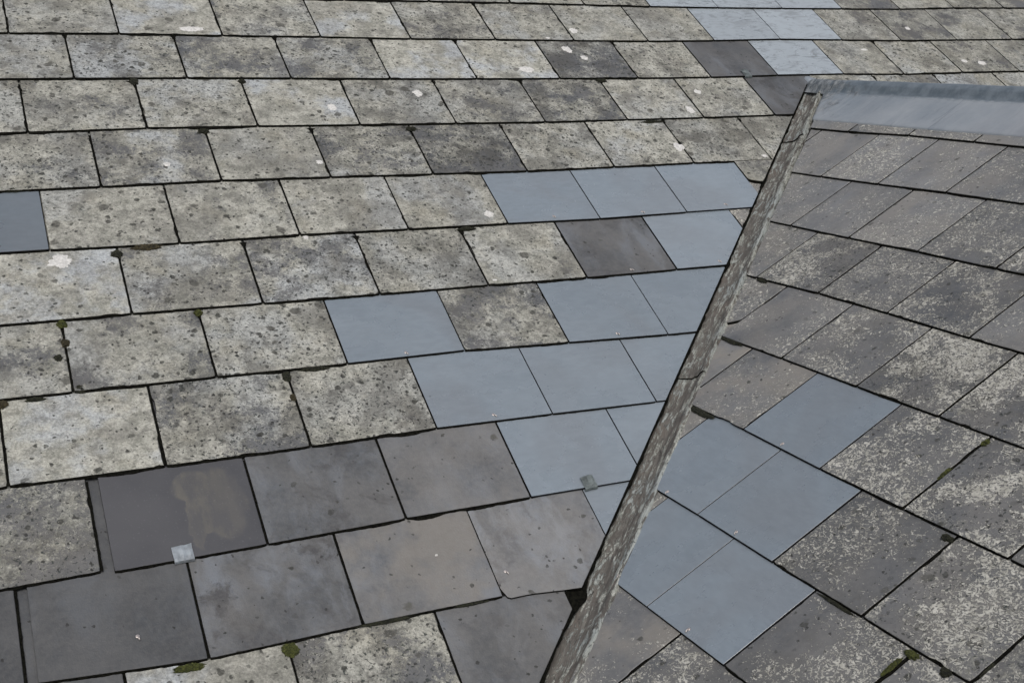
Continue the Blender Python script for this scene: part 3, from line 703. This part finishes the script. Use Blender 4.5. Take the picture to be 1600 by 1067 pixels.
# ------------------------------------------------------------------ valley gutter
V0 = Vector((3.06411924, 3.88101536, H)); VD = Vector((.67686509, .61903746, .39830425))   # the line where the slopes meet
N1, N2 = Vector((0, -S1, C1)), Vector((-S2, 0, C2))
A1 = VD.cross(N1).normalized(); A1 = A1 if A1.x < 0 else -A1          # across the valley on the main slope (to the left)
A2 = VD.cross(N2).normalized(); A2 = A2 if A2.x > 0 else -A2          # across on the side slope (to the right)
gut = link(bpy.data.objects.new('valley_gutter', None))
tag(gut, 'flaking whitish valley gutter running down between the two slate slopes', 'valley gutter')
def liner_sheet(t0, t1, seed, drop):
    """t measured from V0 along the valley, negative downhill. Cross-section: from under the main slates, down into the
    channel and up over the edge of the side slates."""
    org = V0 + VD*t1
    R = Matrix((VD, (N1+N2).normalized().cross(VD), (N1+N2).normalized())).transposed()
    n = int((t1-t0)/.008); bm = bmesh.new(); g = []
    for i in range(n+1):
        t = t1 + (t0-t1)*i/n; c = V0 + VD*t; row = []; low = (t1-t)/(t1-t0)
        lift = drop + .0035*low
        wl = .004*noise.noise(Vector((t*9, seed, 0))); wr = .0035*noise.noise(Vector((t*14, seed, 9))) - .003 + .0022*noise.noise(Vector((t*60, seed, 19)))
        tp = min(1., max(.12, (-.262-t)/.085))
        sec = [c + A1*.085 - N1*.034, c + A1*(.045+wl) - N1*.028, c + A1*(.026+wl) - N1*.020,
               c + A1*.014 - N1*.0120, c + A1*.002 - N1*.0060 + N2*.000, c + A2*.010 - N2*.0055, c + A2*.020 - N2*.0040, c + A2*.031 - N2*.0015,
               c + A2*(.042+wr) + N2*.0050, c + A2*(.050+wr) + N2*.0082, c + A2*(.0545+wr) + N2*.0086, c + A2*(.0585+wr) + N2*.0068, c + A2*(.063+wr) - N2*.012]
        M_ = 4
        sec = [q_ if i_ < 5 else c + (q_-c)*tp for i_, q_ in enumerate(sec)]
        for k in range(len(sec)-1):
            for q in range(M_):
                s = q/M_; p0 = sec[max(0, k-1)]; p1 = sec[k]; p2 = sec[k+1]; p3 = sec[min(len(sec)-1, k+2)]
                p = .5*((2*p1) + (p2-p0)*s + (2*p0-5*p1+4*p2-p3)*s*s + (3*p1-p0-3*p2+p3)*s**3)
                a = 1. if 1 < k < 11 else 0.
                dz = a*(.0016*noise.noise(Vector((p.x*20, p.y*20, p.z*20+seed))) + .0022*noise.noise(Vector(((t*30), (k+s)*.9, seed))) + .0013*noise.noise(Vector((t*120, (k+s)*2.4, seed+4))))
                p = p + (N1+N2).normalized()*(lift*a + dz)
                row.append(bm.verts.new(R.transposed() @ (p-org)))
        g.append(row)
    for a, b in zip(g, g[1:]):
        for j in range(len(a)-1): bm.faces.new((a[j], a[j+1], b[j+1], b[j]))
    last = g[-1]; lip = [bm.verts.new(v.co + Vector((.0005, 0, -.0042))) for v in last]
    for j in range(len(last)-1): bm.faces.new((last[j], last[j+1], lip[j+1], lip[j]))
    bmesh.ops.recalc_face_normals(bm, faces=bm.faces[:])
    me = bpy.data.meshes.new('liner_sheet'); bm.to_mesh(me); bm.free(); me.materials.append(LINER); me.materials.append(EDGE)
    for p in me.polygons: p.use_smooth = True
    for p in me.polygons[-(len(last)-1):]: p.material_index = 1
    o = link(bpy.data.objects.new('liner_sheet', me), gut)
    o.matrix_world = Matrix.Translation(org) @ R.to_4x4()
    return o
for args in [(-0.753, -0.262, 1.0, 0.003),
 (-2.056, -0.693, 4.0, 0.0002),
 (-4.183, -1.996, 9.0, -0.0026)]: liner_sheet(*args)
bm = bmesh.new(); prev = None                 # black strip painting in the shade under the main slates' cut edges
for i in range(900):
    v = .09 + i*.0033; u = cut_main(v); w_ = .0065 + .0045*noise.noise(Vector((v*16, 0, 3))) + .0035*noise.noise(Vector((v*60, 0, 5))) + .006*max(0, noise.noise(Vector((v*9, 4, 5)))-.2) + .014*math.exp(-((v-1.195)/.022)**2)  # the bulge blackens the hole with the same painted shade
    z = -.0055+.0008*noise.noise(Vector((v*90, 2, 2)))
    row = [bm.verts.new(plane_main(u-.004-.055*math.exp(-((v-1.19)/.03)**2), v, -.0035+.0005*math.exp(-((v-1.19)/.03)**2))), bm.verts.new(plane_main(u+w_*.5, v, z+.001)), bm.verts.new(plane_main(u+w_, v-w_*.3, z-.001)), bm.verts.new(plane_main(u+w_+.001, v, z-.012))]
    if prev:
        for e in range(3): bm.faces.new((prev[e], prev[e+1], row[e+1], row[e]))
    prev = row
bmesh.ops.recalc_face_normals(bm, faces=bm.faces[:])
me = bpy.data.meshes.new('shade_line'); bm.to_mesh(me); bm.free(); me.materials.append(GRIME_SHADE)
link(bpy.data.objects.new('shade_line', me), gut)

# ------------------------------------------------------------------ lead ridge of the side roof
PROF = [(2.6600, -.2340, 0), (2.6615, -.2265, 0), (2.68, -.2145, 0), (2.70, -.2030, 0), (2.72, -.1912, 0), (2.74, -.1795, 0), (2.76, -.1672, 0), (2.775, -.1590, 0), (2.787, -.1515, .15), (2.796, -.1435, .6), (2.802, -.1345, 1), (2.806, -.1250, 1), (2.810, -.1160, 1), (2.817, -.1085, 1), (2.825, -.1035, .8), (2.835, -.1015, .5),
        (2.845, -.1035, .8), (2.853, -.1085, 1), (2.860, -.1160, 1), (2.864, -.1250, 1), (2.868, -.1345, 1), (2.874, -.1435, .6), (2.883, -.1515, .1), (2.91, -.1672, 0), (2.95, -.1912, 0), (3.01, -.2265, 0)]
def ridge_lead():
    bm = bmesh.new(); la = bm.verts.layers.float.new('roll'); lg = bm.verts.layers.float.new('grime'); g = []
    n = 260; y0 = 1.2
    for i in range(n+1):
        row = []
        for k, (x, z, ro) in enumerate(PROF):
            m = 3 if k < len(PROF)-1 else 1
            for q in range(m):
                if m > 1:
                    x2, z2, ro2 = PROF[k+1]; s = q/m; xx = x+(x2-x)*s; zz = z+(z2-z)*s; rr_ = ro+(ro2-ro)*s
                else: xx, zz, rr_ = x, z, ro
                v = xx*C2 + zz*S2
                if xx < 2.84: ye = min(cut_side(v)+.028 - .02, (zz+SCALE*C1)/S1*C1 + 0) if False else cut_side(v)+.006
                else: ye = 3.72
                if 2.79 < xx < 2.88: ye = max(min(ye, 3.66), 3.66)
                y = y0 + (ye-y0)*i/n
                d = .0016*noise.noise(Vector((xx*9, y*7, 2))) + .0011*noise.noise(Vector((xx*30, y*22, 5))) + .0005*noise.noise(Vector((xx*80, y*70, 5)))
                d += .0016*max(0, noise.noise(Vector((xx*12+y*9, y*26, 11)))-.15)
                near = max(0., 1-(3.55-y)/.42); d += near*.0022*noise.noise(Vector((xx*60, y*45, 3)))
                xs = xx + (-S2*d if xx < 2.83 else S2*d)
                wob = .004*noise.noise(Vector((y*3, 0, 8)))*(1 if k == 0 or k == 1 else 0)
                vt = bm.verts.new((xs+wob, y, zz + C2*d + H)); vt[la] = rr_; vt[lg] = near; row.append(vt)
        g.append(row)
    for a, b in zip(g, g[1:]):
        for j in range(len(a)-1): bm.faces.new((a[j], a[j+1], b[j+1], b[j]))
    bmesh.ops.recalc_face_normals(bm, faces=bm.faces[:])
    me = bpy.data.meshes.new('ridge_capping'); bm.to_mesh(me); bm.free(); me.materials.append(LEAD)
    for p in me.polygons: p.use_smooth = True
    o = link(bpy.data.objects.new('ridge_capping', me))
    sm = o.modifiers.new('thickness', 'SOLIDIFY'); sm.thickness = .0022; sm.offset = -1
    tag(o, 'blue-grey lead ridge capping with a rounded roll, dirty at its valley end', 'ridge capping')
    return o
ridge_lead()
# small crumpled lead saddle where roll, valley and big slope meet
def saddle():
    bm = bmesh.new(); g = []
    for i in range(15):
        row = []
        for j in range(15):
            u = 2.838+.050*i/14; v = 3.040+.040*j/14
            p = plane_main(u, v, .003 + .006*math.exp(-((u-2.85)/.018)**2) + .005*noise.noise(Vector((u*55, v*55, 1))) - (.012 if i in (0, 14) or j in (0, 14) else 0))
            row.append(bm.verts.new(p))
        g.append(row)
    for a, b in zip(g, g[1:]):
        for j in range(14): bm.faces.new((a[j], b[j], b[j+1], a[j+1]))
    me = bpy.data.meshes.new('lead_saddle'); bm.to_mesh(me); bm.free(); me.materials.append(LEAD)
    for p in me.polygons: p.use_smooth = True
    o = link(bpy.data.objects.new('lead_saddle', me)); o.name = 'lead_saddle'; tag(o, 'crumpled scrap of lead where ridge capping, gutter and main slope meet', 'lead flashing')
saddle()

# ------------------------------------------------------------------ boarding below the slates, ground far below
def slabmesh(pts, th, nrm):
    n = len(pts); vs = [tuple(p) for p in pts] + [tuple(p-nrm*th) for p in pts]
    fs = [tuple(range(n)), tuple(reversed(range(n, 2*n)))] + [(i, n+i, n+(i+1) % n, (i+1) % n) for i in range(n)]
    me = bpy.data.meshes.new('roof_boarding'); me.from_pydata(vs, [], fs); me.materials.append(DECK)
    bm = bmesh.new(); bm.from_mesh(me); bmesh.ops.recalc_face_normals(bm, faces=bm.faces[:]); bm.to_mesh(me); bm.free(); return me
h = -.030
vp = lambda v: cut_main(v)+.03
o = link(bpy.data.objects.new('roof_boarding', slabmesh([plane_main(-3, -.6, h), plane_main(vp(-.6), -.6, h), plane_main(vp(3.05), 3.05, h), plane_main(7, 3.05, h), plane_main(7, 6, h), plane_main(-3, 6, h)], .03, N1)))
tag(o, 'dark boarding under the main slope, glimpsed in the black gap by the gutter', 'roof boarding')
o = link(bpy.data.objects.new('roof_boarding', slabmesh([plane_side(-1.5, -.6, h), plane_side(-1.5, 2.33, h), plane_side(3.60, 2.33, h), plane_side(cut_side(-.6)+.03, -.6, h)], .03, N2)))
tag(o, 'dark boarding under the side slope, hidden by its flecked slates', 'roof boarding')
N3 = Vector((S2, 0, C2))
mir = lambda p: Vector((5.67-p.x, p.y, p.z))
o = link(bpy.data.objects.new('roof_boarding', slabmesh([mir(plane_side(-1.5, -.6, h)), mir(plane_side(cut_side(-.6)+.03, -.6, h)), mir(plane_side(3.60, 2.33, h)), mir(plane_side(-1.5, 2.33, h))], .03, N3)))
tag(o, 'dark far slope of the side roof, behind the lead ridge capping', 'roof boarding')
me = bpy.data.meshes.new('ground'); me.from_pydata([(-200, -200, 0), (200, -200, 0), (200, 200, 0), (-200, 200, 0)], [], [(0, 1, 2, 3)])
me.materials.append(plain('ground', (.10, .11, .07), .95, scale=2)); g_ = link(bpy.data.objects.new('ground', me)); g_['kind'] = 'structure'
